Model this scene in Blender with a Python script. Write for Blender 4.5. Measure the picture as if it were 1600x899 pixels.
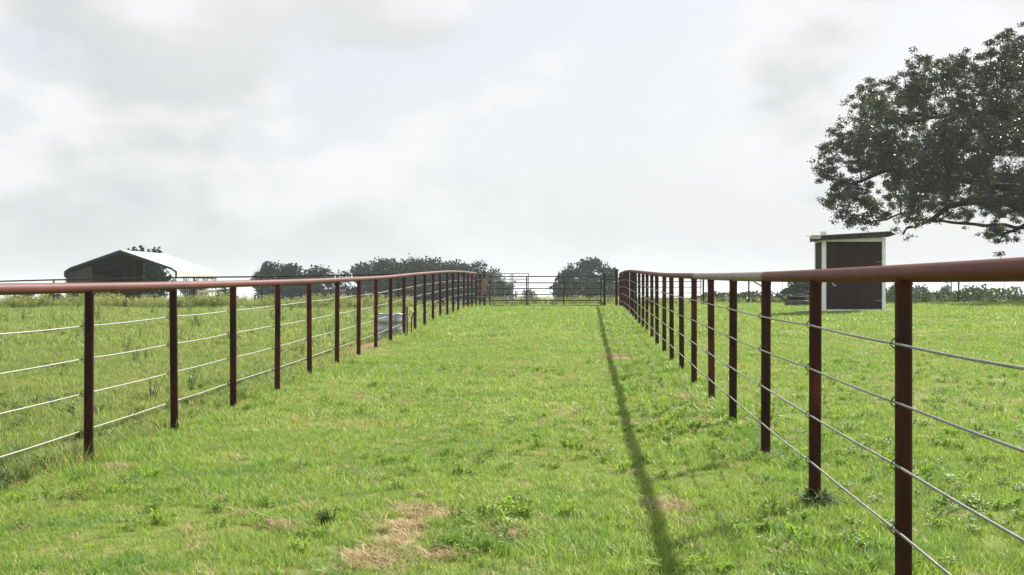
import bpy, math, random
import numpy as np
from mathutils import Vector, Matrix, Euler

for o in list(bpy.data.objects):
    bpy.data.objects.remove(o, do_unlink=True)
scene = bpy.context.scene
COL = scene.collection
R = math.radians
random.seed(7)
rng = np.random.default_rng(7)

# ------------------------------------------------------------------ camera
EYE = 1.40            # camera height above the datum
F = 2222.0            # focal length in photo pixels (1600 wide)
HY = 460.0            # eye level in the photo
cam_d = bpy.data.cameras.new("camera")
cam_d.sensor_width = 36.0
cam_d.lens = F / 1600.0 * 36.0
cam_d.clip_start = 0.1
cam_d.clip_end = 20000.0
cam_d.shift_y = (HY - 449.5) / 1600.0
cam = bpy.data.objects.new("camera", cam_d)
COL.objects.link(cam)
cam.location = (0, 0, EYE)
cam.rotation_euler = (R(90), 0, 0)
scene.camera = cam

# ------------------------------------------------------------------ light
SUN_EL, SUN_AZ = R(37.8), R(37)
EXPOSURE = 1.05
CLOUD_OFF = (1.3, 9.4)
sun_d = bpy.data.lights.new("sun", 'SUN')
sun_d.energy = 5.0
sun_d.angle = R(0.6)
sun_d.color = (1.0, 0.94, 0.84)
sun = bpy.data.objects.new("sun", sun_d)
COL.objects.link(sun)
sdir = Vector((math.sin(SUN_AZ) * math.cos(SUN_EL), math.cos(SUN_AZ) * math.cos(SUN_EL), math.sin(SUN_EL)))
sun.rotation_euler = sdir.to_track_quat('Z', 'Y').to_euler()

world = bpy.data.worlds.new("World")
scene.world = world
world.use_nodes = True
wt = world.node_tree
wt.nodes.clear()
def wn(t, **kw):
    n = wt.nodes.new(t)
    for k, v in kw.items():
        setattr(n, k, v)
    return n
def wmath(op, a, b=None):
    n = wn('ShaderNodeMath', operation=op)
    for i, v in enumerate((a, b)):
        if v is None: continue
        if isinstance(v, (int, float)): n.inputs[i].default_value = v
        else: wt.links.new(v, n.inputs[i])
    return n.outputs[0]
w_out = wn('ShaderNodeOutputWorld')
w_bg = wn('ShaderNodeBackground')
w_bg.inputs['Strength'].default_value = 0.1
wt.links.new(w_bg.outputs[0], w_out.inputs[0])
w_sky = wn('ShaderNodeTexSky', sky_type='NISHITA', sun_disc=False)
w_sky.sun_elevation = SUN_EL
w_sky.sun_rotation = SUN_AZ
w_sky.dust_density = 3.0
w_tc = wn('ShaderNodeTexCoord')
w_sep = wn('ShaderNodeSeparateXYZ')
wt.links.new(w_tc.outputs['Generated'], w_sep.inputs[0])
def wnoise(scale, detail, rough, off, dist=0.0, stretch=1.9):
    m = wn('ShaderNodeMapping')
    m.inputs['Location'].default_value = off
    m.inputs['Scale'].default_value = (1.0, 1.0, stretch)
    wt.links.new(w_tc.outputs['Generated'], m.inputs[0])
    n = wn('ShaderNodeTexNoise')
    n.inputs['Scale'].default_value = scale
    n.inputs['Detail'].default_value = detail
    n.inputs['Roughness'].default_value = rough
    n.inputs['Distortion'].default_value = dist
    wt.links.new(m.outputs[0], n.inputs['Vector'])
    return n.outputs['Fac']
def wramp(fac, stops):
    r = wn('ShaderNodeValToRGB')
    e = r.color_ramp.elements
    while len(e) < len(stops): e.new(0.5)
    for el, (p, c) in zip(e, stops):
        el.position = p; el.color = (*c, 1)
    r.color_ramp.interpolation = 'EASE'
    wt.links.new(fac, r.inputs[0])
    return r.outputs[0]
def wmix(fac, a, b):
    n = wn('ShaderNodeMixRGB', blend_type='MIX')
    for k, v in ((0, fac), (1, a), (2, b)):
        if isinstance(v, (int, float)): n.inputs[k].default_value = v
        elif isinstance(v, tuple): n.inputs[k].default_value = (*v, 1)
        else: wt.links.new(v, n.inputs[k])
    return n.outputs[0]
# broken summer cloud: bright billows, grey where more cloud lies above (the bellies), pale blue veil between
OX, OZ = CLOUD_OFF
c_cover = wramp(wnoise(6.6, 8.0, 0.52, (OX, 0.0, OZ), 0.15), [(0.40, (0, 0, 0)), (0.54, (1, 1, 1))])
c_belly = wramp(wnoise(6.6, 5.0, 0.50, (OX, 0.0, OZ + 0.07), 0.15), [(0.44, (0, 0, 0)), (0.66, (1, 1, 1))])
c_soft = wramp(wnoise(2.2, 3.0, 0.5, (OX + 3.0, 1.0, OZ), 0.0), [(0.38, (0.65, 0.65, 0.65)), (0.62, (1, 1, 1))])
cloud = wmix(wmath('MULTIPLY', c_belly, c_soft), (4.50, 4.52, 4.55), (3.30, 3.38, 3.47))
veil = wmix(0.9, w_sky.outputs[0], (3.74, 3.85, 4.08))
body = wmix(c_cover, veil, cloud)
hz_f = wramp(w_sep.outputs[2], [(0.0, (1, 1, 1)), (0.11, (0, 0, 0))])
w_col = wmix(wmath("MULTIPLY", hz_f, 0.5), body, (3.50, 3.60, 3.69))
wt.links.new(w_col, w_bg.inputs['Color'])

vs = scene.view_settings
vs.view_transform = 'Standard'
vs.look = 'None'
vs.exposure = EXPOSURE
vs.gamma = 1.0
vs.use_curve_mapping = False
scene.cycles.use_denoising = True
scene.cycles.max_bounces = 8
scene.cycles.diffuse_bounces = 3
scene.cycles.transmission_bounces = 6
scene.cycles.transparent_max_bounces = 8
scene.cycles.volume_bounces = 1
scene.cycles.sample_clamp_indirect = 6.0

# ------------------------------------------------------------------ helpers
def new_mat(name):
    m = bpy.data.materials.new(name)
    m.use_nodes = True
    m.node_tree.nodes.clear()
    return m, m.node_tree
def nd(t, typ, **kw):
    n = t.nodes.new(typ)
    for k, v in kw.items(): setattr(n, k, v)
    return n
def noise(t, vec, scale, detail=4.0, rough=0.55, dist=0.0):
    n = nd(t, 'ShaderNodeTexNoise')
    n.inputs['Scale'].default_value = scale
    n.inputs['Detail'].default_value = detail
    n.inputs['Roughness'].default_value = rough
    n.inputs['Distortion'].default_value = dist
    if vec is not None: t.links.new(vec, n.inputs['Vector'])
    return n.outputs['Fac']
def ramp(t, fac, stops, interp='LINEAR'):
    r = nd(t, 'ShaderNodeValToRGB')
    e = r.color_ramp.elements
    while len(e) < len(stops): e.new(0.5)
    for el, (p, c) in zip(e, stops):
        el.position = p; el.color = (*c, 1)
    r.color_ramp.interpolation = interp
    t.links.new(fac, r.inputs[0])
    return r.outputs[0]
def mixc(t, fac, a, b, mode='MIX'):
    n = nd(t, 'ShaderNodeMixRGB', blend_type=mode)
    for i, v in ((0, fac), (1, a), (2, b)):
        if isinstance(v, (int, float)): n.inputs[i].default_value = v
        elif isinstance(v, tuple): n.inputs[i].default_value = (*v, 1)
        else: t.links.new(v, n.inputs[i])
    return n.outputs[0]
def finish(t, col, rough=0.6, spec=0.5, metal=0.0, bump=None, bstr=0.3, bdist=0.01, roughsock=None):
    p = nd(t, 'ShaderNodeBsdfPrincipled')
    if isinstance(col, tuple): p.inputs['Base Color'].default_value = (*col, 1)
    else: t.links.new(col, p.inputs['Base Color'])
    p.inputs['Roughness'].default_value = rough
    if roughsock is not None: t.links.new(roughsock, p.inputs['Roughness'])
    p.inputs['Specular IOR Level'].default_value = spec
    p.inputs['Metallic'].default_value = metal
    if bump is not None:
        b = nd(t, 'ShaderNodeBump')
        b.inputs['Strength'].default_value = bstr
        b.inputs['Distance'].default_value = bdist
        t.links.new(bump, b.inputs['Height'])
        t.links.new(b.outputs[0], p.inputs['Normal'])
    o = nd(t, 'ShaderNodeOutputMaterial')
    t.links.new(p.outputs[0], o.inputs[0])
    return p
def pos(t):
    return nd(t, 'ShaderNodeNewGeometry').outputs['Position']
def stretched(t, sx, sy, sz):
    m = nd(t, 'ShaderNodeMapping')
    m.inputs['Scale'].default_value = (sx, sy, sz)
    t.links.new(pos(t), m.inputs[0])
    return m.outputs[0]

def worn(name, c1, c2, c3=None, scale=8.0, rough=0.55, spec=0.4, metal=0.0, bstr=0.25, stretch=(1, 1, 1), rand=0.0):
    fine = 0.04 if bstr <= .05 else 0.35
    m, t = new_mat(name)
    v = stretched(t, *stretch)
    f = noise(t, v, scale, 6 if bstr > .04 else 3, 0.6 if bstr > .04 else .45, 0.2)
    stops = [(0.34, c1), (0.6, c2)]
    if c3: stops.append((0.74, c3))
    col = ramp(t, f, stops)
    col = mixc(t, fine, col, ramp(t, noise(t, v, scale * 9, 3), [(0.3, (0.55, 0.55, 0.55)), (0.7, (1.3, 1.3, 1.3))]), 'MULTIPLY')
    if rand:
        oi = nd(t, 'ShaderNodeObjectInfo')
        col = mixc(t, 1.0, col, ramp(t, oi.outputs['Random'], [(0, (1 - rand,) * 3), (1, (1 + rand,) * 3)]), 'MULTIPLY')
    dr = 0.02 if bstr <= .05 else 0.13
    rs = ramp(t, noise(t, v, scale * 3, 4), [(0.3, (rough - dr,) * 3), (0.7, (min(1, rough + dr),) * 3)])
    finish(t, col, rough, spec, metal, noise(t, v, scale * 14, 3), bstr, 0.004, rs)
    return m

M = {}
M['rust_post'] = worn('rusty pipe, dark', (0.022, 0.008, 0.006), (0.058, 0.015, 0.008), (0.14, 0.034, 0.014), 8, 0.62, 0.16, rand=0.35, bstr=.15, stretch=(1, 1, .35))
M['rust_rail'] = worn('rusty pipe, red oxide', (0.078, 0.0135, 0.006), (0.098, 0.0175, 0.0075), (0.115, 0.024, 0.011), 1.6, 0.55, 0.12, bstr=.02)
M['rust_rail_left'] = worn('rusty pipe, faded red', (0.085, 0.024, 0.017), (0.112, 0.031, 0.022), (0.135, 0.043, 0.032), 1.8, 0.52, 0.2, bstr=.02)
M['bare_pipe'] = worn('bare weathered pipe', (0.10, 0.085, 0.055), (0.19, 0.145, 0.11), (0.26, 0.21, 0.17), 4, 0.5, 0.4, bstr=.05)
M['dark_pipe'] = worn('dark pipe', (0.014, 0.008, 0.007), (0.026, 0.014, 0.011), None, 7, 0.55, 0.2)
M['gate_pipe'] = worn('gate pipe, brown black', (0.012, 0.009, 0.008), (0.024, 0.016, 0.012), None, 7, 0.55, 0.2)
M['panel_pipe'] = worn('panel pipe, grey', (0.10, 0.08, 0.085), (0.17, 0.14, 0.14), None, 7, 0.45, 0.5)
M['cable'] = worn('galvanised rod', (0.24, 0.24, 0.21), (0.33, 0.33, 0.29), None, 20, 0.5, 0.4, 0.2)
M['cable_rod'] = worn('weathered galvanised rod', (0.15, 0.15, 0.145), (0.24, 0.24, 0.235), None, 20, 0.5, 0.4, 0.3)
M['clip'] = worn('black wire clip', (0.012, 0.011, 0.01), (0.03, 0.024, 0.02), None, 20, 0.6)
M['galv'] = worn('galvanised sheet', (0.27, 0.30, 0.33), (0.42, 0.45, 0.48), None, 6, 0.36, 0.5, 0.5)
M['shed_board'] = worn('dark brown siding', (0.025, 0.016, 0.014), (0.040, 0.025, 0.022), None, 3, 0.75, 0.15, stretch=(6, 6, 0.6), rand=0.12)
M['white_trim'] = worn('white painted trim', (0.74, 0.77, 0.76), (0.86, 0.87, 0.86), None, 4, 0.55, 0.4)
M['roof_shingle'] = worn('dark roofing', (0.032, 0.027, 0.024), (0.06, 0.05, 0.045), None, 6, 0.85, 0.2)
M['white_metal'] = worn('white roof sheet', (0.50, 0.50, 0.46), (0.60, 0.60, 0.57), None, 1.2, 0.45, 0.3)
M['brown_metal'] = worn('brown wall sheet', (0.050, 0.036, 0.032), (0.075, 0.054, 0.049), None, 1.0, 0.55, 0.25)
M['grey_metal'] = worn('grey tube', (0.10, 0.10, 0.105), (0.18, 0.18, 0.185), None, 6, 0.45, 0.5, 0.3)
M['underside_shade'] = worn('roof underside shade', (0.016, 0.018, 0.017), (0.028, 0.03, 0.028), None, 2, 0.7, 0.15)  # shade beneath the carport roof, put into the colour
M['rubber'] = worn('tyre rubber', (0.014, 0.014, 0.016), (0.030, 0.030, 0.034), None, 8, 0.7, 0.3)
M['dusty_rubber'] = worn('dusty tyre rubber', (0.07, 0.066, 0.055), (0.15, 0.14, 0.115), None, 5, 0.85, 0.2)
M['bark'] = worn('oak bark', (0.014, 0.012, 0.010), (0.038, 0.032, 0.027), None, 5, 0.9, 0.1, bstr=0.6, stretch=(3, 3, 0.7))
M['rope'] = worn('pale rope', (0.20, 0.13, 0.11), (0.36, 0.27, 0.23), None, 20, 0.8, 0.2)
M['hose_black'] = worn('black hose', (0.012, 0.012, 0.012), (0.025, 0.025, 0.022), None, 10, 0.5)
M['hose_pale'] = worn('pale yellow hose', (0.5, 0.45, 0.22), (0.7, 0.66, 0.45), None, 10, 0.5)
M['wood_post'] = worn('weathered wood', (0.17, 0.10, 0.07), (0.30, 0.19, 0.14), None, 6, 0.8, 0.2, stretch=(6, 6, 0.6))
M['water'] = new_mat('water')[0]
finish(M['water'].node_tree, (0.02, 0.03, 0.03), 0.05, 0.5)

def leaf_mat(name, ca, cb, cc, trans=0.35, patch=0.4, rough=0.5, spec=0.35, tmul=(1.15, 1.2, 0.82), pale=False):
    """leaves and blades: colour varies from clump to clump; light comes through them"""
    m, t = new_mat(name)
    geo = nd(t, 'ShaderNodeNewGeometry')
    oi = nd(t, 'ShaderNodeObjectInfo')
    big = ramp(t, noise(t, geo.outputs['Position'], patch, 5, 0.6, 0.3), [(0.36, ca), (0.52, cb), (0.68, cc)])
    if pale:   # cooler, bluer tufts here and there
        big = mixc(t, ramp(t, noise(t, geo.outputs['Position'], 1.9, 4, 0.6), [(0.50, (0, 0, 0)), (0.64, (0.75, 0.75, 0.75))]), big, tuple(0.9 * a * b for a, b in zip(ca, (0.86, 1.02, 1.35))))
    isl = geo.outputs['Random Per Island']
    col = mixc(t, 1.0, big, ramp(t, isl, [(0, (0.55, 0.62, 0.50)), (0.86, (1.22, 1.2, 1.2)), (0.92, (1.55, 1.45, 1.7)), (1, (1.75, 1.55, 2.0))] if pale else [(0, (0.62, 0.66, 0.58)), (1, (1.36, 1.30, 1.36))]), 'MULTIPLY')
    col = mixc(t, 1.0, col, ramp(t, oi.outputs['Random'], [(0, (0.84, 0.88, 0.82)), (1, (1.16, 1.10, 1.14))]), 'MULTIPLY')
    p = nd(t, 'ShaderNodeBsdfPrincipled')
    t.links.new(col, p.inputs['Base Color'])
    p.inputs['Roughness'].default_value = rough
    p.inputs['Specular IOR Level'].default_value = spec
    tr = nd(t, 'ShaderNodeBsdfTranslucent')
    t.links.new(mixc(t, 1.0, col, tmul, 'MULTIPLY'), tr.inputs['Color'])
    mx = nd(t, 'ShaderNodeMixShader')
    mx.inputs[0].default_value = trans
    t.links.new(p.outputs[0], mx.inputs[1]); t.links.new(tr.outputs[0], mx.inputs[2])
    o = nd(t, 'ShaderNodeOutputMaterial')
    t.links.new(mx.outputs[0], o.inputs[0])
    return m
M['grass'] = leaf_mat('lawn grass', (0.186, 0.302, 0.055), (0.240, 0.350, 0.070), (0.292, 0.358, 0.095), 0.48, 0.7, 0.48, 0.28, pale=True)
M['rough_grass'] = leaf_mat('rough pasture grass', (0.190, 0.275, 0.066), (0.240, 0.312, 0.085), (0.288, 0.320, 0.114), 0.46, 0.6, 0.5, 0.28, pale=True)
M['straw'] = leaf_mat('dry straw', (0.36, 0.285, 0.15), (0.44, 0.355, 0.19), (0.50, 0.42, 0.25), 0.2, 0.9, 0.6, 0.25, (1.1, 1, 0.8))
M['broadleaf'] = leaf_mat('broadleaf weeds', (0.050, 0.095, 0.026), (0.075, 0.125, 0.034), (0.10, 0.15, 0.042), 0.4, 0.8, 0.6, 0.2)
M['clover'] = leaf_mat('pale broadleaf lawn weeds', (0.165, 0.275, 0.050), (0.205, 0.315, 0.060), (0.235, 0.325, 0.070), 0.5, 0.8, 0.5, 0.25)
M['crest_weed'] = leaf_mat('tall field weeds', (0.15, 0.20, 0.052), (0.20, 0.245, 0.07), (0.26, 0.28, 0.11), 0.42, 0.3, 0.5, 0.3)
M['oak_leaf'] = leaf_mat('oak leaves', (0.030, 0.037, 0.018), (0.056, 0.063, 0.029), (0.128, 0.128, 0.064), 0.24, 0.22, 0.40, 0.5, (1.2, 1.3, 0.6))  # wide tone range: leaf variation, also painting in the sky-lit olive clumps
M['far_leaf'] = leaf_mat('far tree leaves', (0.016, 0.026, 0.018), (0.022, 0.034, 0.022), (0.031, 0.043, 0.026), 0.15, 0.12, 0.65, 0.12)
M['hedge_leaf'] = leaf_mat('hedge leaves', (0.042, 0.068, 0.028), (0.056, 0.084, 0.034), (0.08, 0.108, 0.044), 0.25, 0.2, 0.6, 0.15)

class MB:
    """collects simple shapes into ONE mesh"""
    def __init__(s): s.v, s.f, s.sm = [], [], []
    def box(s, c, size, rot=None):
        n = len(s.v); hx, hy, hz = size[0] / 2, size[1] / 2, size[2] / 2
        for dz in (-hz, hz):
            for dx, dy in ((-hx, -hy), (hx, -hy), (hx, hy), (-hx, hy)):
                p = Vector((dx, dy, dz))
                if rot is not None: p = rot @ p
                s.v.append(tuple(p + Vector(c)))
        for f in ((0, 3, 2, 1), (4, 5, 6, 7), (0, 1, 5, 4), (1, 2, 6, 5), (2, 3, 7, 6), (3, 0, 4, 7)):
            s.f.append(tuple(n + i for i in f)); s.sm.append(False)
        return s
    def tube(s, path, r, sides=10, cap=True):
        path = [Vector(p) for p in path]
        rs = r if isinstance(r, (list, tuple)) else [r] * len(path)
        n0 = len(s.v); up = None
        for i, p in enumerate(path):
            d = (path[min(i + 1, len(path) - 1)] - path[max(i - 1, 0)]).normalized()
            if up is None:
                up = Vector((0, 0, 1)) if abs(d.z) < 0.9 else Vector((1, 0, 0))
            a = d.cross(up)
            if a.length < 1e-5: a = d.orthogonal()
            a.normalize(); b = a.cross(d).normalized(); up = b
            for k in range(sides):
                t = 2 * math.pi * k / sides
                s.v.append(tuple(p + (a * math.cos(t) + b * math.sin(t)) * rs[i]))
        for i in range(len(path) - 1):
            for k in range(sides):
                k2 = (k + 1) % sides
                s.f.append((n0 + i * sides + k, n0 + i * sides + k2, n0 + (i + 1) * sides + k2, n0 + (i + 1) * sides + k)); s.sm.append(True)
        if cap:
            c0 = len(s.v); last = n0 + (len(path) - 1) * sides      # caps get their own ring so the tube shades evenly
            s.v.extend([s.v[n0 + k] for k in range(sides)] + [s.v[last + k] for k in range(sides)])
            s.f.append(tuple(c0 + k for k in range(sides))[::-1]); s.sm.append(False)
            s.f.append(tuple(c0 + sides + k for k in range(sides))); s.sm.append(False)
        return s
    def prism(s, pts, d0, d1, axis='y'):
        """outline (a,b) extruded; axis y -> (a, d, b)"""
        n = len(s.v); k = len(pts)
        for d in (d0, d1):
            for a, b in pts:
                s.v.append((a, d, b) if axis == 'y' else ((a, b, d) if axis == 'z' else (d, a, b)))
        s.f.append(tuple(n + i for i in range(k))); s.sm.append(False)
        s.f.append(tuple(n + k + i for i in range(k))[::-1]); s.sm.append(False)
        for i in range(k):
            j = (i + 1) % k
            s.f.append((n + i, n + k + i, n + k + j, n + j)); s.sm.append(False)
        return s
    def rings(s, rings, closed_top=False, closed_bottom=False, smooth=True):
        n = len(s.v); k = len(rings[0])
        for r in rings: s.v.extend(tuple(p) for p in r)
        for i in range(len(rings) - 1):
            for a in range(k):
                b = (a + 1) % k
                s.f.append((n + i * k + a, n + i * k + b, n + (i + 1) * k + b, n + (i + 1) * k + a)); s.sm.append(smooth)
        if closed_bottom: s.f.append(tuple(n + a for a in range(k))[::-1]); s.sm.append(False)
        if closed_top: s.f.append(tuple(n + (len(rings) - 1) * k + a for a in range(k))); s.sm.append(False)
        return s
    def mesh(s, name, mat):
        me = bpy.data.meshes.new(name)
        me.from_pydata(s.v, [], s.f)
        me.polygons.foreach_set('use_smooth', s.sm)
        if mat: me.materials.append(M[mat] if isinstance(mat, str) else mat)
        me.validate()
        return me

def obj(name, mesh, parent=None, loc=(0, 0, 0), rot=None):
    o = bpy.data.objects.new(name, mesh)
    COL.objects.link(o)
    if parent is not None: o.parent = parent
    o.location = loc
    if rot is not None: o.rotation_euler = rot
    return o
def thing(name, label, cat, loc=(0, 0, 0), rz=0.0, group=None):
    o = obj(name, None, None, loc, (0, 0, rz))
    o['label'] = label; o['category'] = cat
    if group: o['group'] = group
    return o
def tag(o, label, cat=None, group=None, kind=None):
    o['label'] = label
    if cat: o['category'] = cat
    if group: o['group'] = group
    if kind: o['kind'] = kind
    return o
def np_mesh(name, verts, faces4=None, mat=None, faces3=None):
    me = bpy.data.meshes.new(name)
    fs = faces4 if faces4 is not None else faces3
    k = fs.shape[1]
    me.vertices.add(len(verts)); me.vertices.foreach_set('co', np.ascontiguousarray(verts, dtype=np.float32).ravel())
    me.loops.add(fs.size); me.loops.foreach_set('vertex_index', np.ascontiguousarray(fs, dtype=np.int32).ravel())
    me.polygons.add(len(fs))
    me.polygons.foreach_set('loop_start', np.arange(0, fs.size, k, dtype=np.int32))
    me.update(calc_edges=True); me.validate()
    if mat: me.materials.append(M[mat])
    return me

# ------------------------------------------------------------------ terrain
YL = np.array([0, 6, 10.9, 15.6, 20.4, 28.8, 34, 40, 44, 50, 58, 64, 7000.])
ZL = np.array([-.03, .0, .049, .112, .184, .337, .474, .61, .70, .79, .85, .86, .86])
YR = np.array([0, 6, 10.8, 15.5, 25, 37, 44, 50, 58, 64, 7000.])
ZR = np.array([.05, .087, .131, .192, .336, .58, .72, .81, .85, .86, .86])
_yy = np.arange(-10, 90, 0.5)
def _smooth(ys, zs):
    z = np.interp(_yy, ys, zs); k = np.ones(9) / 9
    zp = np.pad(z, 4, mode='reflect', reflect_type='odd')
    return np.convolve(zp, k, mode='valid')
_sl, _sr = _smooth(YL, ZL), _smooth(YR, ZR)
POST_H = 1.36
def fence_l(Y): return -3.645 + 0.0374 * Y
def fence_r(Y): return 1.353 + 0.0528 * Y
def sstep(x): x = np.clip(x, 0, 1); return x * x * (3 - 2 * x)
def ground(X, Y):
    X = np.asarray(X, float); Y = np.asarray(Y, float)
    yc = np.clip(Y, -9, 88)
    l = np.interp(yc, _yy, _sl); r = np.interp(yc, _yy, _sr)
    xl, xr = fence_l(yc), fence_r(yc)
    z = l + (r - l) * sstep((X - xl) / (xr - xl)) - POST_H
    z = z - 0.17 * sstep((xl - X - 0.05) / 0.9)
    z = z + 0.10 * sstep((X - xr - 1.0) / 6.0) * sstep((Y - 15) / 20)
    out = sstep((np.abs(X - (xl + xr) / 2) - (xr - xl) / 2 - 0.3) / 3.0)
    z = z + out * (0.025 * np.sin(X * 0.9 + 0.4 * Y) + 0.02 * np.sin(0.55 * Y - 0.3 * X + 1)) * np.clip(60 / np.maximum(np.abs(Y), 60), 0, 1)
    z = z + 0.006 * np.sin(3.1 * X + 1.3 * Y) * np.sin(2.3 * Y - 0.7 * X)
    d = np.maximum(Y - 60, 0)
    z = z - 3.8 * (1 - np.exp(-(d / 120.0) ** 2))
    return z + EYE
def gz(X, Y): return float(ground(X, Y))
def P(px, py, Y): return Vector(((px - 800) / F * Y, Y, EYE - (py - HY) / F * Y))
def PX(px, Y): return (px - 800) / F * Y
def PZ(py, Y): return EYE - (py - HY) / F * Y

ys = np.concatenate([np.arange(-20, 70, 0.6), 70 * (1.045 ** np.arange(1, 104))])
xs_half = np.concatenate([np.arange(0, 14, 0.4), 14 * (1.06 ** np.arange(1, 108))])
xs = np.concatenate([-xs_half[::-1][:-1], xs_half])
gx, gy = np.meshgrid(xs, ys)
gzv = ground(gx, gy)
nx, ny = len(xs), len(ys)
ii = np.arange((ny - 1) * nx).reshape(ny - 1, nx)[:, :-1].ravel()
gm = np_mesh('ground', np.stack([gx.ravel(), gy.ravel(), gzv.ravel()], 1), np.stack([ii, ii + 1, ii + nx + 1, ii + nx], 1))
gm.polygons.foreach_set('use_smooth', [True] * len(gm.polygons))
m, t = new_mat('pasture soil and thatch')
pv = pos(t)
c = ramp(t, noise(t, pv, 0.5, 6, 0.6, 0.3), [(0.34, (0.11, 0.145, 0.035)), (0.52, (0.15, 0.175, 0.05)), (0.68, (0.20, 0.19, 0.075))])
c = mixc(t, 0.7, c, ramp(t, noise(t, pv, 26, 5, 0.7), [(0.3, (0.45, 0.45, 0.4)), (0.7, (1.5, 1.45, 1.3))]), 'MULTIPLY')
# bare red earth beside the trough and worn spots with a shape of their own
def spot(t, X, Y, rx, ry, edge=0.6):
    mp = nd(t, 'ShaderNodeMapping')
    mp.inputs['Scale'].default_value = (1 / rx, 1 / ry, 0.0)
    mp.inputs['Location'].default_value = (-X / rx, -Y / ry, 0)
    t.links.new(pos(t), mp.inputs[0])
    ln = nd(t, 'ShaderNodeVectorMath', operation='LENGTH')
    t.links.new(mp.outputs[0], ln.inputs[0])
    a = nd(t, 'ShaderNodeMath', operation='ADD'); t.links.new(ln.outputs['Value'], a.inputs[0])
    nz = noise(t, pos(t), 3.0, 4, 0.6)
    mm = nd(t, 'ShaderNodeMath', operation='MULTIPLY'); t.links.new(nz, mm.inputs[0]); mm.inputs[1].default_value = 0.8
    t.links.new(mm.outputs[0], a.inputs[1])
    return ramp(t, a.outputs[0], [(0.0, (1, 1, 1)), (0.9, (1, 1, 1)), (1.0, (0, 0, 0))])
DIRT = [(-2.98, 29.0, 0.75, 4.2)]
for (X, Y, rx, ry) in DIRT:
    c = mixc(t, spot(t, X, Y, rx, ry), c, (0.30, 0.17, 0.11))
# dry spots in the lane: (X, Y, rx, ry)
DRY = [(-0.60, 7.7, 0.14, 0.8), (-0.70, 7.0, 0.15, 0.32), (-0.44, 8.2, 0.14, 0.32), (-0.36, 7.0, 0.13, 0.13), (-1.32, 8.0, 0.07, 0.12), (0.0, 7.6, .1, .2), (0.93, 8.3, 0.10, 0.2),
       (1.95, 15.9, 0.13, 0.16), (1.72, 23.5, 0.2, 0.5), (-3.02, 10.72, 0.14, 0.10)]
for (X, Y, rx, ry) in DRY:
    c = mixc(t, spot(t, X, Y, rx * 1.15, ry * 1.15), c, (0.36, 0.285, 0.15))
finish(t, c, 0.95, 0.1, 0, noise(t, pv, 30, 4), 0.5, 0.03)
gm.materials.append(m)
tag(obj('ground', gm), 'gently rising green pasture crossed by a mown lane', kind='structure')

# ------------------------------------------------------------------ pipe fences along the lane
SP = 2.36
post_mesh = MB().tube([(0, 0, -0.35), (0, 0, POST_H - 0.02)], 0.0365, 18).mesh('post', 'rust_post')
clip_mesh = MB().tube([(-0.030, -0.012, 0.030), (-0.042, -0.013, 0.022), (-0.054, -0.013, 0.009), (-0.058, -0.012, -0.003), (-0.053, -0.010, -0.011),
                       (-0.042, -0.010, -0.019), (-0.032, -0.010, -0.028)], 0.0028, 6).mesh('clip', 'clip')
weld_mesh = MB().tube([(0, 0, -0.006), (0, 0, 0.0), (0, 0, 0.006)], [0.0372, 0.0405, 0.0372], 18, False).mesh('weld_bead', 'rust_post')
CAB_H = [1.067, 0.812, 0.545, 0.268]

def lane_fence(label, prof, fx, y0, k0, k1, pale_from, rail_mat, cable_mat, joint):
    Ys = [y0 + SP * k for k in range(k0, k1 + 1)]
    base = Vector((fx(Ys[0]), Ys[0], gz(fx(Ys[0]), Ys[0])))
    t = thing('pipe_fence', label, 'fence', base, 0, 'pipe fences along the lane')
    def top(Y): return float(np.interp(Y, _yy, prof)) + EYE
    jit = {}
    for i, Y in enumerate(Ys):
        X = fx(Y) + random.uniform(-.012, .012)
        z = top(Y) - POST_H
        p = obj('post', post_mesh, t, Vector((X, Y, z)) - base, (random.uniform(-.006, .006), random.uniform(-.008, .008), random.uniform(0, 6)))
        for c_i, h in enumerate(CAB_H):
            hh = h + random.uniform(-.006, .006)
            jit[i, c_i] = hh
            c = obj('clip', clip_mesh, p, (0, 0, hh))
            c.rotation_euler = (0, 0, -p.rotation_euler.z)
        w = obj('weld_bead', weld_mesh, p, (0, 0, POST_H - 0.045))
    # rail: lengths of pipe butt-welded over the posts
    cuts = [k for k in range(k0, k1 + 1) if (k - joint) % 3 == 0]
    if cuts[0] != k0: cuts = [k0] + cuts
    if cuts[-1] != k1: cuts.append(k1)
    for a, b in zip(cuts[:-1], cuts[1:]):
        Ya, Yb = y0 + SP * a, y0 + SP * b
        pts = []
        for Y in np.linspace(Ya + 0.001, Yb - 0.001, (b - a) * 4 + 1):
            pts.append(Vector((fx(Y), Y, top(Y))) - base)
        mat = 'bare_pipe' if pale_from is not None and a == pale_from else rail_mat
        r = obj('top_rail', MB().tube(pts, 0.0385, 24).mesh('top_rail', mat), t)
        if mat == 'bare_pipe': r['label'] = 'pale bare length of pipe in the red rail'
    for c_i in range(4):
        pts = []
        for i, Y in enumerate(Ys[:-1]):
            Y2 = Ys[i + 1]
            sag = random.uniform(0.002, 0.008)
            for s in range(8):
                u = s / 8
                YY = Y + (Y2 - Y) * u
                z = top(Y) - POST_H + jit[i, c_i] + (top(Y2) + jit[i + 1, c_i] - top(Y) - jit[i, c_i]) * u - sag * 4 * u * (1 - u)
                pts.append(Vector((fx(YY) - 0.047, YY, z)) - base)
        pts.append(Vector((fx(Ys[-1]) - 0.047, Ys[-1], top(Ys[-1]) - POST_H + jit[len(Ys) - 1, c_i])) - base)
        obj('cable', MB().tube(pts, 0.0056, 8).mesh('cable', cable_mat), t)
    return t
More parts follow.
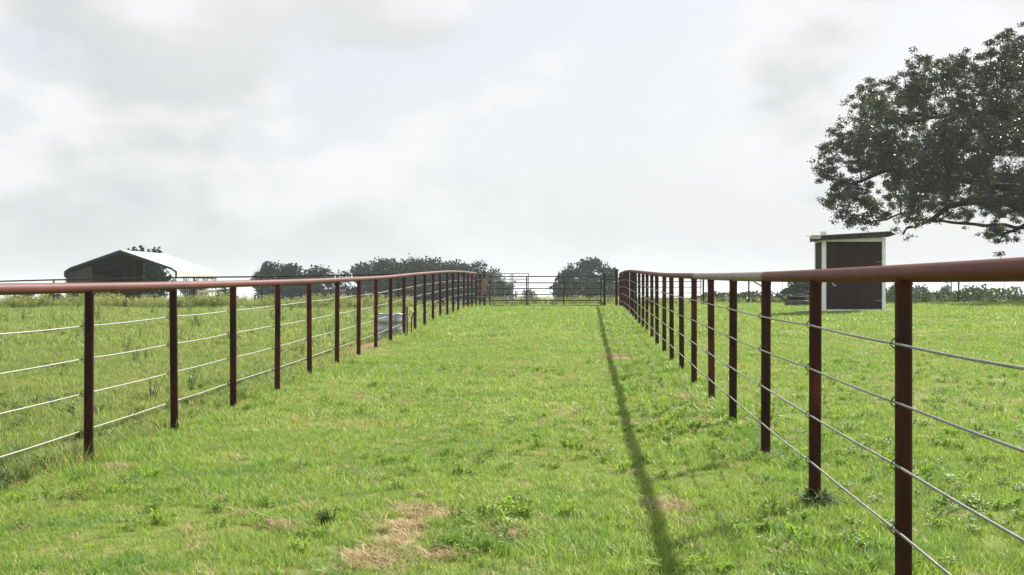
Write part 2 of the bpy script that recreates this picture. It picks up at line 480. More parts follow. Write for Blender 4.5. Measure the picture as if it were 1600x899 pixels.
lane_fence('rusty pipe fence with four pale rods, on the water trough side of the lane', _sl, fence_l, 10.9, -3, 20, None, 'rust_rail_left', 'cable', -1)
lane_fence('rusty pipe fence with four grey rods, on the shed side of the lane', _sr, fence_r, 6.04, -1, 22, 2, 'rust_rail', 'cable_rod', 2)

# ------------------------------------------------------------------ gate and corral panels at the end of the lane
def bars_panel(name, label, cat, x0, x1, Y, y_bars, x_verts, mat, r_bar, r_vert, group=None, top_y=None, bot_y=None, base_px=None):
    """a flat panel of horizontal bars between uprights; numbers come from photo pixels at depth Y"""
    X0, X1 = PX(x0, Y), PX(x1, Y)
    b = Vector(((X0 + X1) / 2, Y, gz((X0 + X1) / 2, Y)))
    t = thing(name, label, cat, b, 0, group)
    for yb in y_bars:
        z = PZ(yb, Y) - b.z
        obj('bar', MB().tube([(X0 - b.x, 0, z), (X1 - b.x, 0, z)], r_bar, 8).mesh('bar', mat), t)
    zt = PZ(top_y if top_y is not None else min(y_bars), Y) - b.z
    zb = PZ(bot_y, Y) - b.z if bot_y is not None else -0.05
    for xv in x_verts:
        x = PX(xv, Y) - b.x
        obj('upright', MB().tube([(x, 0.004, zb), (x, 0.004, zt + r_bar * 0.5)], r_vert, 8).mesh('upright', mat), t)
    return t
GY = 58.4
g = bars_panel('pipe_gate', 'long brown six bar gate closing the far end of the lane', 'gate', 765, 939.5, GY,
               [432.3, 442.2, 451.2, 460.3, 469.6, 477.4], [765.5, 823, 881, 939], 'gate_pipe', 0.021, 0.026, None, 432.3, 477.4)
# hinges and latch are parts of the gate
for yb in (437, 475.5):
    z = PZ(yb, GY) - g.location.z
    obj('hinge', MB().tube([(PX(939, GY) - g.location.x, 0, z), (PX(944.2, GY) - g.location.x, 0, z)], 0.03, 8).mesh('hinge', 'gate_pipe'), g)
def lone_post(px, top, Y, r, label, mat='dark_pipe', cat='post', group=None):
    X = PX(px, Y); z0 = gz(X, Y)
    t = thing('pipe_post', label, cat, (X, Y, z0), 0, group)
    h = PZ(top, Y) - z0
    obj('shaft', MB().tube([(0, 0, -0.3), (0, 0, h)], r, 14).mesh('shaft', mat), t)
    obj('cap', MB().tube([(0, 0, h), (0, 0, h + r * 0.35), (0, 0, h + r * 0.7)], [r * 1.06, r * 0.95, r * 0.4], 14).mesh('cap', mat), t)
    return t
lone_post(944.5, 428, GY, 0.045, 'dark hinge post standing beside the far gate', 'gate_pipe')
lone_post(963.2, 421.5, 58.9, 0.055, 'tall dark pipe post at the far corner of the shed side fence', 'rust_post')
e = bars_panel('pipe_rail_section', 'short two bar filler between gate hinge post and corner post', 'fence', 945, 962, GY + .03, [432.5, 437.2], [], 'gate_pipe', 0.018, 0.02)
bars_panel('corral_panel', 'light grey thin bar corral panel in front of the long gate', 'corral panel', 744, 825.6, 57.4,
           [427.8, 436.6, 445.6, 455, 464, 473.5], [772, 798.5, 801.3, 825.6], 'panel_pipe', 0.013, 0.017, 'corral panels', 427.8, 479.5)
bars_panel('corral_panel', 'red brown bar panel beyond the trough side fence', 'corral panel', 628, 744, 66.0,
           [438, 446.5, 456, 465.2, 474.0], [628.5, 692, 743], 'dark_pipe', 0.016, 0.024, 'corral panels', 436, 474.8)
bars_panel('corral_panel', 'dark bar panel seen through the shed side fence posts', 'corral panel', 968, 1095.5, 60.5,
           [431.5, 440, 449, 458, 467.2, 477], [1010, 1052, 1095.2], 'gate_pipe', 0.016, 0.02, 'corral panels', 431.5, 477)
lone_post(1099, 433, 60.6, 0.04, 'dark pipe post at the end of the panel beyond the shed side fence', 'gate_pipe')
lone_post(622.5, 427.5, 66.0, 0.055, 'dark corner post where the far cross fence meets the red brown panel', 'dark_pipe')
lone_post(750, 427.5, 58.6, 0.05, 'rusty post nearest the trough side fence, beside the roped post', 'rust_post', group='rusty latch posts')
lone_post(757, 424.5, 59.3, 0.06, 'rusty latch post with a pale rope hung on it', 'rust_post', group='rusty latch posts')
# rope hanging on that post
X, Y = PX(757, 59.2), 59.2
rp = thing('rope', 'pale rope looped over the rusty latch post', 'rope', (X, Y, PZ(436, Y)))
pts = []
for k in range(72):
    a = k / 71 * 6 * 2 * math.pi; lp_ = int(k / 12)
    drop_ = (0.20, 0.28, 0.16, 0.33, 0.24, 0.18)[min(lp_, 5)]
    pts.append((0.05 * math.sin(a) + 0.02 * (lp_ - 2.5), -0.065 - 0.0006 * k, -drop_ * (1 - math.cos(a))))
obj('coil', MB().tube(pts, 0.011, 6).mesh('coil', 'rope'), rp)
obj('tail', MB().tube([(-0.03, -0.08, -0.5), (-0.10, -0.09, -0.68), (-0.12, -0.09, -0.85), (-0.05, -0.08, -1.0)], 0.011, 6).mesh('tail', 'rope'), rp)

# ------------------------------------------------------------------ far cross fence on the trough side
CY = 66.4
cf_base = Vector((PX(-60, CY), CY, gz(PX(-60, CY), CY)))
cf = thing('cross_fence', 'thin dark rail fence crossing the field in front of the carport', 'fence', cf_base)
pts = []
for px, py in ((-90, 441.5), (0, 439.8), (84, 437.6), (197, 435.4), (303, 433.6), (409, 432.6), (526, 430.2), (622, 428.8)):
    pts.append(P(px, py, CY) - cf_base)
obj('top_rail', MB().tube(pts, 0.034, 12).mesh('top_rail', 'dark_pipe'), cf)
for px, py in ((-29, 440.6), (84, 437.8), (197, 435.6), (303, 433.8), (409, 432.8), (526, 430.4)):
    X = PX(px, CY); z0 = gz(X, CY)
    obj('post', MB().tube([(0, 0, -0.3), (0, 0, PZ(py, CY) - z0)], 0.038, 12).mesh('post', 'dark_pipe'), cf, Vector((X, CY, z0)) - cf_base)
for hz in (18, 27):
    obj('wire', MB().tube([p - Vector((0, 0.05, hz / F * CY)) for p in pts], 0.004, 5).mesh('wire', 'cable_rod'), cf)

# ------------------------------------------------------------------ far wire fence on the shed side
WY = 64.5
wf_base = Vector((PX(1170, WY), WY, gz(PX(1170, WY), WY)))
wf = thing('wire_fence', 'dark post and wire fence with a sloping brace, behind the shed', 'fence', wf_base)
for px in (1170, 1498, 1650, 1820):
    X = PX(px, WY); z0 = gz(X, WY)
    obj('post', MB().tube([(0, 0, -0.3), (0, 0, PZ(430, WY) - z0)], 0.036, 12).mesh('post', 'dark_pipe'), wf, Vector((X, WY, z0)) - wf_base)
a, b = P(1171, 436, WY), P(1234, 473, WY); b.z = max(b.z, gz(b.x, WY) + .02)
obj('brace', MB().tube([a - wf_base, b - wf_base], 0.03, 10).mesh('brace', 'dark_pipe'), wf)
for px in (1223, 1290, 1345, 1415, 1570):
    X = PX(px, WY); z0 = gz(X, WY)
    obj('stake', MB().tube([(0, 0, -0.2), (0, 0, 1.15)], 0.011, 6).mesh('stake', 'grey_metal'), wf, Vector((X, WY, z0)) - wf_base)
for h in (0.35, 0.62, 0.88, 1.1):
    pw = []
    for px in range(1170, 1830, 40):
        X = PX(px, WY); pw.append(Vector((X, WY - .05, gz(X, WY) + h)) - wf_base)
    obj('wire', MB().tube(pw, 0.003, 5).mesh('wire', 'grey_metal'), wf)
lp = PX(1486.5, 95)
t = thing('marker_pole', 'thin grey pole standing far beyond the wire fence', 'pole', (lp, 95, gz(lp, 95)))
obj('shaft', MB().tube([(0, 0, -0.3), (0, 0, PZ(428, 95) - gz(lp, 95))], 0.035, 10).mesh('shaft', 'grey_metal'), t)
obj('cap', MB().tube([(0, 0, 0), (0, 0, .05)], [0.05, 0.04], 10).mesh('cap', 'grey_metal'), t, (0, 0, PZ(428, 95) - gz(lp, 95)))

# ------------------------------------------------------------------ tyres
def tyre_mesh(name, ro, ri, w, mat, lugs=0):
    prof = []
    for k in range(14):
        a = 2 * math.pi * k / 14
        ca, sa = math.cos(a), math.sin(a)
        sg = lambda v: math.copysign(abs(v) ** 0.6, v)
        prof.append(((ro + ri) / 2 + (ro - ri) / 2 * sg(ca), w / 2 * sg(sa)))
    mb = MB(); n = 40
    rings = []
    for i in range(n + 1):
        a = 2 * math.pi * i / n
        rings.append([(r * math.cos(a), r * math.sin(a), z + w / 2) for r, z in prof])
    mb.rings(rings)
    if lugs:
        for i in range(lugs):
            a = 2 * math.pi * i / lugs
            for s in (-1, 1):
                mb.box((ro * math.cos(a + s * .03), ro * math.sin(a + s * .03), w / 2 + s * w * .2), (0.05, 0.05, w * .42), Matrix.Rotation(a, 3, 'Z') @ Matrix.Rotation(s * .5, 3, 'X'))
    return mb.mesh(name, mat)
TY = 52.5
TX = PX(1246, TY); tz = gz(TX, TY)
t = thing('tractor_tire', 'large dusty grey tire lying flat in the grass beside the shed', 'tire', (TX, TY, tz + 0.0))
obj('casing', tyre_mesh('casing', 0.44, 0.22, 0.22, 'dusty_rubber', 22), t)
obj('tread_band', MB().rings([[((0.445) * math.cos(a), (0.445) * math.sin(a), z) for a in np.linspace(0, 2 * math.pi, 40, False)] for z in (0.09, 0.13)], smooth=True).mesh('tread_band', 'dusty_rubber'), t)
t = thing('car_tire', 'black tire lying on top of the large dusty tire', 'tire', (TX - 0.03, TY - 0.05, tz + 0.222))
obj('casing', tyre_mesh('casing', 0.32, 0.18, 0.15, 'rubber', 26), t)
obj('inner_bead', MB().tube([(0.185 * math.cos(a), 0.185 * math.sin(a), 0.075) for a in np.linspace(0, 2 * math.pi, 30)], 0.012, 6).mesh('inner_bead', 'rubber'), t)
t = thing('small_tire', 'small dusty tire topmost on the pile beside the shed', 'tire', (TX + 0.08, TY + 0.05, tz + 0.374))
obj('casing', tyre_mesh('casing', 0.16, 0.08, 0.09, 'dusty_rubber', 16), t)
obj('inner_bead', MB().tube([(0.085 * math.cos(a), 0.085 * math.sin(a), 0.045) for a in np.linspace(0, 2 * math.pi, 24)], 0.008, 6).mesh('inner_bead', 'dusty_rubber'), t)

# ------------------------------------------------------------------ shed
SY = 44.0
SX0, SX1 = PX(1285, SY), PX(1384, SY)
W = SX1 - SX0; D = 1.15
sb = Vector(((SX0 + SX1) / 2, SY, gz((SX0 + SX1) / 2, SY) - 0.02))
zb = PZ(487.5, SY) - sb.z
HT = PZ(372.5, SY) - sb.z
shed = thing('shed', 'small dark brown shed with white corner trim and a flat sloping roof', 'shed', sb)
hw = W / 2
obj('wall_core', MB().box((0, D / 2, (HT - .06) / 2 + zb / 2 - 0.05), (W - 0.05, D - 0.05, HT - .10 - zb + 0.1)).mesh('wall_core', 'shed_board'), shed)
nb = 5; bw = (W - 0.27) / nb
for i in range(nb):
    x = -hw + 0.135 + bw * (i + .5)
    obj('board', MB().box((0, 0, 0), (bw - 0.012, 0.022, HT - zb - 0.22)).mesh('board', 'shed_board'), shed, (x, 0.016 + random.uniform(-.002, .002), zb + 0.05 + (HT - zb - 0.2) / 2))
for i in range(3):
    y = 0.12 + (D - 0.24) / 3 * (i + .5)
    for sx in (-1, 1):
        obj('side_board', MB().box((0, 0, 0), (0.022, (D - 0.24) / 3 - 0.012, HT - zb - 0.22)).mesh('side_board', 'shed_board'), shed, (sx * (hw - 0.016), y, zb + 0.05 + (HT - zb - 0.2) / 2))
for sx in (-1, 1):
    for y0 in (0.0, D):
        sgn = 1 if y0 == 0 else -1
        obj('corner_trim', MB().box((sx * (hw - 0.06), y0 + sgn * 0.0, 0), (0.11, 0.03, HT - zb)).box((sx * (hw - 0.018), y0 + sgn * 0.05, 0), (0.03, 0.12, HT - zb)).mesh('corner_trim', 'white_trim'), shed, (0, 0, zb + (HT - zb) / 2))
obj('head_trim', MB().box((0, 0.001, HT - 0.045), (W - 0.26, 0.026, 0.12)).mesh('head_trim', 'white_trim'), shed)
obj('bottom_trim', MB().box((0, 0.001, zb + 0.035), (W - 0.26, 0.026, 0.08)).mesh('bottom_trim', 'white_trim'), shed)
for sx in (-1, 1):
    obj('side_head_trim', MB().box((sx * (hw - 0.0), D / 2, HT - 0.045), (0.026, D - 0.26, 0.12)).mesh('side_head_trim', 'white_trim'), shed)
rl, rr = PX(1279, SY) - sb.x, PX(1398, SY) - sb.x
zl0, zl1 = PZ(376.0, SY) - sb.z, PZ(369.5, SY) - sb.z
zr0, zr1 = PZ(370.6, SY) - sb.z, PZ(362.8, SY) - sb.z
roof = obj('roof', MB().prism([(rl, zl0), (rr - 0.22, zr0), (rr, zr0 + 0.075), (rr - 0.16, zr1), (rl, zl1)][::-1], -0.20, D + 0.15).mesh('roof', 'roof_shingle'), shed)
obj('drip_edge', MB().prism([(rl - 0.01, zl1 + 0.002), (rr - 0.17, zr1 + 0.002), (rr - 0.17, zr1 + 0.022), (rl - 0.01, zl1 + 0.022)][::-1], -0.215, D + 0.16).mesh('drip_edge', 'grey_metal'), roof)
obj('door_handle', MB().tube([(0, 0.0, 0.07), (0, -0.05, 0.07), (0, -0.05, 0.0), (0.09, -0.05, -0.005)], 0.013, 8).mesh('door_handle', 'white_trim'), shed, (PX(1301.5, SY) - sb.x, 0.004, PZ(446, SY) - sb.z))
for zz_ in (0.35, 1.55):
    obj('hinge', MB().box((0, 0, 0), (0.16, 0.012, 0.035)).tube([(0.08, -.004, -.03), (0.08, -.004, .03)], 0.012, 8).mesh('hinge', 'grey_metal'), shed, (hw - 0.22, 0.0, zb + zz_))
gv = worn('weathered white box', (0.25, 0.25, 0.22), (0.6, 0.6, 0.56), None, 14, 0.7)
obj('floodlight', MB().box((0, 0, 0), (0.27, 0.15, 0.11)).tube([(-0.13, 0, 0.0), (-0.22, -.02, 0.03), (-0.30, -.04, 0.02)], 0.012, 6).mesh('floodlight', gv), shed, (PX(1272, SY) - sb.x, -0.26, PZ(371.0, SY) - sb.z))
obj('junction_box', MB().box((0, 0, 0), (0.17, 0.12, 0.10)).mesh('junction_box', 'white_trim'), shed, (PX(1285, SY) - sb.x, -0.12, PZ(364.9, SY) - sb.z))
tag(obj('white_pipe', MB().tube([(-0.75, 0, 0.03), (-0.1, 0.05, 0.035), (0, 0.05, 0.04)], 0.02, 8).mesh('white_pipe', 'white_trim'), None, (SX0 - 0.02, SY - 0.12, gz(SX0 - .3, SY - .1))),
    'short white pipe lying in the grass between the shed and the tires', 'pipe', 'white pipes by the shed')
tag(obj('white_pipe', MB().tube([(0, 0, 0.05), (0.35, -0.2, 0.035), (0.42, -0.22, 0.02)], 0.018, 8).mesh('white_pipe', 'white_trim'), None, (SX1 + 0.03, SY + 0.02, gz(SX1 + .2, SY))),
    'short white pipe running from the shed corner below the oak', 'pipe', 'white pipes by the shed')

# ------------------------------------------------------------------ carport
KY = 80.0
kx = PX(188, KY); kz = gz(kx, KY)
car = thing('carport', 'white roofed metal carport with brown half walls at the field edge', 'carport', (kx, KY, kz), R(-6.7))
hwc = PX(279, KY) - kx
zp, ze = PZ(392, KY) - kz, PZ(424.5, KY) - kz
L = 7.0; drop = 0.30; cut = 0.30
# profile of the roof skin: eave drop, short haunch, slope, ridge
def roof_pts(s): return [(s * hwc, ze - drop), (s * hwc, ze), (s * (hwc - cut), ze + 0.20), (0, zp)]
th = 0.03
for s in (-1, 1):
    pr = roof_pts(s)
    for i in range(7):
        a, b = L / 7 * i, L / 7 * (i + 1) - 0.008
        inner = [(x - s * th, z - th) for x, z in pr[::-1]]
        inner[0] = (0, zp - th)
        out = pr + inner
        if s > 0: out = out[::-1]
        obj('roof_sheet', MB().prism(out, a, b).mesh('roof_sheet', 'white_metal'), car, (0, 0, random.uniform(0, .004)))
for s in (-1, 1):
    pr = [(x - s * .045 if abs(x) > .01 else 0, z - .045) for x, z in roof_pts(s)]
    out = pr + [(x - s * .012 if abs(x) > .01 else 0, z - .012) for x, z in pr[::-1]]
    obj('roof_shade_skin', MB().prism(out if s < 0 else out[::-1], 0.02, L - .02).mesh('roof_shade_skin', 'underside_shade'), car)  # added dark skin that paints the shade under the white roof sheets
obj('ridge_cap', MB().prism([(-0.14, zp - 0.03), (0, zp + 0.03), (0.14, zp - 0.03), (0.14, zp - 0.02), (0, zp + 0.04), (-0.14, zp - 0.02)][::-1], -0.01, L + 0.01).mesh('ridge_cap', 'white_metal'), car)
trim = worn('dark gable trim', (0.03, 0.035, 0.035), (0.05, 0.055, 0.055), None, 6, 0.5)
for i, y in enumerate((0.03, L * .25, L * .5, L * .75, L - 0.03)):
    pth = [(-hwc + .06, y, ze - drop), (-hwc + .06, y, ze - .05), (-(hwc - cut), y, ze + 0.13), (0, y, zp - 0.09), (hwc - cut, y, ze + 0.13), (hwc - .06, y, ze - .05), (hwc - .06, y, ze - drop)]
    obj('gable_frame', MB().tube(pth, 0.035, 8).mesh('gable_frame', trim), car)
    for s in (-1, 1):
        obj('frame_post', MB().tube([(s * (hwc - .06), y, -0.6), (s * (hwc - .06), y, ze - drop)], 0.03, 8).mesh('frame_post', 'grey_metal'), car)
        obj('knee_brace', MB().tube([(s * (hwc - .06), y, ze - .55), (s * (hwc - .75), y, ze + 0.24)], 0.022, 8).mesh('knee_brace', trim), car)
    
obj('gable_trim', MB().prism([(-hwc - .03, ze - drop), (-hwc - .03, ze + .01), (-(hwc - cut), ze + .23), (0, zp + .05), (hwc - cut, ze + .23), (hwc + .03, ze + .01), (hwc + .03, ze - drop), (hwc - .02, ze - drop), (hwc - .02, ze - .02), (hwc - cut - .02, ze + .15), (0, zp - .05), (-(hwc - cut) + .02, ze + .15), (-hwc + .02, ze - .02), (-hwc + .02, ze - drop)][::-1], -0.03, -0.004).mesh('gable_trim', trim), car)
# walls: left side, part of the front, part of the back, each sheet its own
def sheet(x0, x1, y0, y1, ztop0, ztop1, name='wall_sheet', mat='brown_metal'):
    mb = MB()
    if abs(x1 - x0) > abs(y1 - y0): mb.prism([(x0, -0.5), (x1, -0.5), (x1, ztop1), (x0, ztop0)], y0, y0 + 0.03)
    else: mb.prism([(y0, -0.5), (y1, -0.5), (y1, ztop1), (y0, ztop0)], x0, x0 + 0.03, 'x')
    return obj(name, mb.mesh(name, mat), car)
def slope_z(x): return min(ze + 0.1 + (zp - ze - .2) * (1 - abs(x) / (hwc - cut)), zp) - 0.12 if abs(x) < hwc - cut else ze - 0.05
for i in range(2):
    a, b = -hwc + 0.1 + i * 0.7, -hwc + 0.1 + (i + 1) * 0.7 - 0.012
    sheet(a, b, 0.08, 0.08, slope_z(a) - .03, slope_z(b) - .03)
for i in range(5):
    a, b = L / 5 * i + .1, L / 5 * (i + 1) + .08
    sheet(-hwc + .085, -hwc + .085, a, min(b, L - .05), ze - .12, ze - .12)
for i in range(3):
    a, b = -hwc + 0.1 + i * 0.62, -hwc + 0.1 + (i + 1) * 0.62 - 0.012
    sheet(a, b, L - .1, L - .1, slope_z(a) + .10, slope_z(b) + .10)
obj('wall_post', MB().box((0, 0, 0), (0.13, 0.1, slope_z(-hwc + 1.55) + .4)).mesh('wall_post', 'brown_metal'), car, (-hwc + 1.56, 0.05, (slope_z(-hwc + 1.55) - .6) / 2))
# pale panel fence beside the carport
bx = PX(308, 79)
pp = thing('pen_panel', 'pale upright bar pen panel beside the open side of the carport', 'pen panel', (bx, 79, gz(bx, 79)))
for px in (287, 294.5, 310, 317.5, 325, 331.5, 337):
    obj('bar', MB().tube([(PX(px, 79) - bx, 0, -0.5), (PX(px, 79) - bx, 0, PZ(432, 79) - pp.location.z)], 0.022, 8).mesh('bar', 'cable_rod'), pp)
obj('top_bar', MB().tube([(PX(284, 79) - bx, .045, PZ(433, 79) - pp.location.z), (PX(338, 79) - bx, .045, PZ(433, 79) - pp.location.z)], 0.022, 8).mesh('top_bar', 'cable_rod'), pp)
bo = obj('board', MB().box((0, 0, 0), (PX(338.5, 79) - PX(309, 79), 0.03, 0.15)).mesh('board', worn('cream board', (0.5, 0.46, 0.36), (0.66, 0.62, 0.5), None, 6, 0.7)), pp, (PX(323.7, 79) - bx, -0.045, PZ(455.6, 79) - pp.location.z))

# ------------------------------------------------------------------ stock tank, stub post, hose
KX, KYY = PX(613, 32.6), 32.6
KX = min(KX, fence_l(KYY) - 0.36)
tz = gz(KX, KYY)
tank = thing('stock_tank', 'round ended galvanised water trough beside the fence', 'water trough', (KX, KYY, tz - 0.07), R(6))
def stadium(r, hl, z, n=14):
    pts = []
    for k in range(n + 1):
        a = -math.pi / 2 + math.pi * k / n; pts.append((hl + r * math.cos(a), r * math.sin(a), z))
    for k in range(n + 1):
        a = math.pi / 2 + math.pi * k / n; pts.append((-hl + r * math.cos(a), r * math.sin(a), z))
    return pts
HTK, RK, HL = 0.58, 0.29, 0.01
prof = [(0.0, 0), (0.0, 0.03), (0.012, 0.05), (0.0, 0.07), (0.0, 0.20), (0.016, 0.225), (0.0, 0.25), (0.0, 0.40), (0.018, 0.425), (0.0, 0.45), (0.0, HTK)]
obj('wall', MB().rings([stadium(RK + d, HL, z) for d, z in prof], smooth=True).mesh('wall', 'galv'), tank)
rim = [Vector(p) for p in stadium(RK + .004, HL, HTK)]; rim.append(rim[0])
obj('rim', MB().tube(rim, 0.016, 8, False).mesh('rim', 'galv'), tank)
obj('inner_wall', MB().rings([stadium(RK - .006, HL, z) for z in (HTK, 0.02)]).mesh('inner_wall', 'galv'), tank)
obj('water', MB().rings([stadium(RK - .005, HL, 0.46), stadium(0.01, HL, 0.461)], closed_top=True).mesh('water', 'water'), tank)
HX, HYY = fence_l(31.9) - 0.03, 32.5
HX, HYY = fence_l(32.14) + 0.072, 32.15; hz0 = gz(HX, HYY)
st = thing('stub_post', 'short pinkish wooden post against the fence beside the water trough', 'post', (HX, HYY, hz0))
obj('shaft', MB().box((0, 0, 0.23), (0.05, 0.06, 0.78)).mesh('shaft', 'wood_post'), st)
obj('top_chamfer', MB().rings([[(-.035, -.04, .62), (.035, -.04, .62), (.035, .04, .62), (-.035, .04, .62)], [(-.02, -.025, .65), (.02, -.025, .65), (.02, .025, .65), (-.02, .025, .65)]], True, smooth=False).mesh('top_chamfer', 'wood_post'), st)
ho = thing('hose', 'black and pale yellow hose arching from the trough over the fence', 'hose', P(627, 496, 33.2))
h0 = ho.location
arc = [P(px, py, 33.2 - (px - 627) * .03) - h0 for px, py in ((627, 499), (627, 492), (628.5, 486), (632, 483), (636, 482.2), (640, 482), (643.5, 484), (646, 488), (645, 493), (643, 499))]
obj('black_end', MB().tube(arc[:5], 0.014, 8).mesh('black_end', 'hose_black'), ho)
obj('pale_bend', MB().tube(arc[4:8], 0.015, 8).mesh('pale_bend', 'hose_pale'), ho)
obj('black_tail', MB().tube(arc[7:] + [arc[-1] + Vector((0.0, 0, -0.4))], 0.013, 8).mesh('black_tail', 'hose_black'), ho)

# ------------------------------------------------------------------ trees
def leaf_quads(centres, size, mat, name, flat=0.35, aspect=0.55):
    n = len(centres)
    u = rng.normal(size=(n, 3)); u[:, 2] *= 0.7; u /= np.linalg.norm(u, axis=1)[:, None]
    w = rng.normal(size=(n, 3)); w[:, 2] *= flat
    v = np.cross(u, w); v /= np.linalg.norm(v, axis=1)[:, None] + 1e-9
    s = size * rng.uniform(0.65, 1.3, n)[:, None]
    a, b = u * s * 0.5, v * s * 0.5 * aspect
    V = np.stack([centres - a, centres - a * .1 + b, centres + a, centres - a * .1 - b], 1).reshape(-1, 3)
    Fq = np.arange(n * 4).reshape(n, 4)
    return np_mesh(name, V, Fq, mat)

def limb_mesh(mb, p0, p1, r0, r1, wob, n=6):
    p0, p1 = Vector(p0), Vector(p1); pts = []; rs = []
    for i in range(n + 1):
        u = i / n; p = p0.lerp(p1, u)
        if 0 < i < n: p += Vector((random.uniform(-wob, wob), random.uniform(-wob, wob), random.uniform(-wob, wob)))
        pts.append(p); rs.append(r0 + (r1 - r0) * u)
    mb.tube(pts, rs, 7); return pts

def far_tree(label, px, Y, top, wid, shape='round', dens=1.0, group='trees on the horizon', leaf=0.34, lobes=11, base=None, gap=0.0):
    """crown between photo heights, trunk and limbs down to the ground at depth Y"""
    X = PX(px, Y); z0 = gz(X, Y)
    H = PZ(top, Y) - z0; Wd = wid / F * Y / 2
    t = thing('broadleaf_tree', label, 'tree', (X, Y, z0), 0, group)
    ch = min(H * 0.86, max(Wd * 1.5, H * .6)) if base is None else H - base
    cz = H - ch / 2
    mbt = MB()
    tr = max(0.12, Wd * 0.07)
    mbt.tube([(0, 0, -0.3), (0.05, 0, 0.3), (random.uniform(-.15, .15), 0, cz * 0.5), (random.uniform(-.3, .3), 0, cz)], [tr * 1.4, tr, tr * .85, tr * .5], 8)
    obj('trunk', mbt.mesh('trunk', 'bark'), t)
    C = []
    lob = []
    for k in range(int(lobes * 1.7)):
        a = random.uniform(0, 2 * math.pi); q = math.sqrt(random.random()) * 0.72
        zz = random.uniform(-0.42, 0.40)
        lim = math.sqrt(max(0.1, 1 - (zz / 0.55) ** 2))
        lob.append((q * lim * Wd * math.cos(a), q * lim * Wd * 0.8 * math.sin(a), cz + zz * ch, Wd * random.uniform(.26, .44), ch * random.uniform(.13, .22)))
    lob.append((random.uniform(-.2, .2) * Wd, 0, H - ch * .2, Wd * .42, ch * .2))
    lob.append((-Wd * .66, 0, cz - ch * .12, Wd * .34, ch * .2)); lob.append((Wd * .66, 0, cz - ch * .1, Wd * .34, ch * .2))
    mbl = MB()
    for (x, y, z, rx, rz) in lob:
        limb_mesh(mbl, (0, 0, cz - ch * .3), (x, y, z), tr * .42, tr * .12, Wd * .04)
        n = int(dens * 9 * (rx * (rx + rz)) / (leaf * leaf)) + 40
        d = rng.normal(size=(n, 3)); d /= np.linalg.norm(d, axis=1)[:, None]
        rr = rng.uniform(0.35, 1.08, n)[:, None] ** 0.6
        C.append(d * rr * np.array([rx, rx, rz]) * (1 + .18 * np.sin(7 * d[:, :1] + 5 * d[:, 2:])) + np.array([x, y, z]) + rng.normal(size=(n, 3)) * leaf * .5)
    obj('limbs', mbl.mesh('limbs', 'bark'), t)
    C = np.concatenate(C)
    obj('crown', leaf_quads(C, leaf, 'far_leaf', 'crown', 0.6, 0.8), t)
    return t

FT = [
 # label, px, Y, top, width
 ('dark round tree partly hidden behind the carport roof', 231, 118, 393, 84, dict(lobes=14, dens=.8, base=.3)),
 ('small tree tip showing at the far end beside the carport', 35, 190, 455, 42, dict(lobes=6)),
 ('low bush tree showing just in front of the carport wall', 85, 150, 457, 40, dict(lobes=6)),
 ('low dark tree under the open side of the carport', 300, 170, 446, 60, dict(lobes=8)),
 ('low tree between carport and the pair of tall crowns', 352, 175, 452, 46, dict(lobes=7)),
 ('tall tree with a knobby crown, first of the pair past the carport', 421, 185, 410, 56, dict(lobes=10)),
 ('tall tree with a split crown, second of the pair past the carport', 454, 180, 415, 52, dict(lobes=10)),
 ('broad lower tree leaning out from the pair past the carport', 492, 178, 421, 74, dict(lobes=10)),
 ('first dark tree of the long grove behind the trough', 560, 190, 412, 84, dict(lobes=11)),
 ('second dark tree of the long grove behind the trough', 602, 196, 410, 92, dict(lobes=11)),
 ('highest dark tree in the middle of the long grove', 646, 192, 403.0, 108, dict(lobes=14)),
 ('dark tree just past the highest one in the long grove', 692, 198, 409, 90, dict(lobes=11)),
 ('dark tree above the end of the trough side fence', 730, 190, 411, 84, dict(lobes=11)),
 ('last sloping tree of the long grove beside the grey corral panel', 764, 194, 423, 56, dict(lobes=9)),
 ('low tree at the foot of the long grove, behind the corral panel', 790, 205, 444, 34, dict(lobes=6)),
 ('tiny pale tree in the gap behind the long gate', 828, 330, 454, 34, dict(lobes=6, leaf=.5)),
 ('low wide tree at the gap side of the grove behind the gate', 882, 185, 424, 46, dict(lobes=9)),
 ('tallest tree behind the gate hinge post', 926, 190, 403.5, 60, dict(lobes=12)),
 ('tree beside the corner post behind the gate', 903, 182, 418, 54, dict(lobes=11)),
 ('tree behind the tall corner post of the shed side fence', 960, 188, 420, 46, dict(lobes=9)),
 ('rounded tree low on the horizon behind the tire pile', 1245, 135, 438, 62, dict(lobes=11)),
 ('greyish far tree just past the shed wall', 1394, 240, 447, 30, dict(lobes=8, leaf=.42)),
 ('greyish far tree peeping past the second nearest post', 1438, 250, 451, 34, dict(lobes=7, leaf=.42)),
 ('greyish far tree beside the thin marker pole', 1476, 260, 447.5, 28, dict(lobes=7, leaf=.42)),
 ('low rounded grey thicket tree beyond the wire fence', 1522, 300, 453.5, 56, dict(lobes=9, leaf=.5)),
]
for lb, px, Y, top, wd, kw in FT:
    far_tree(lb, px, Y, top, wd, **kw)

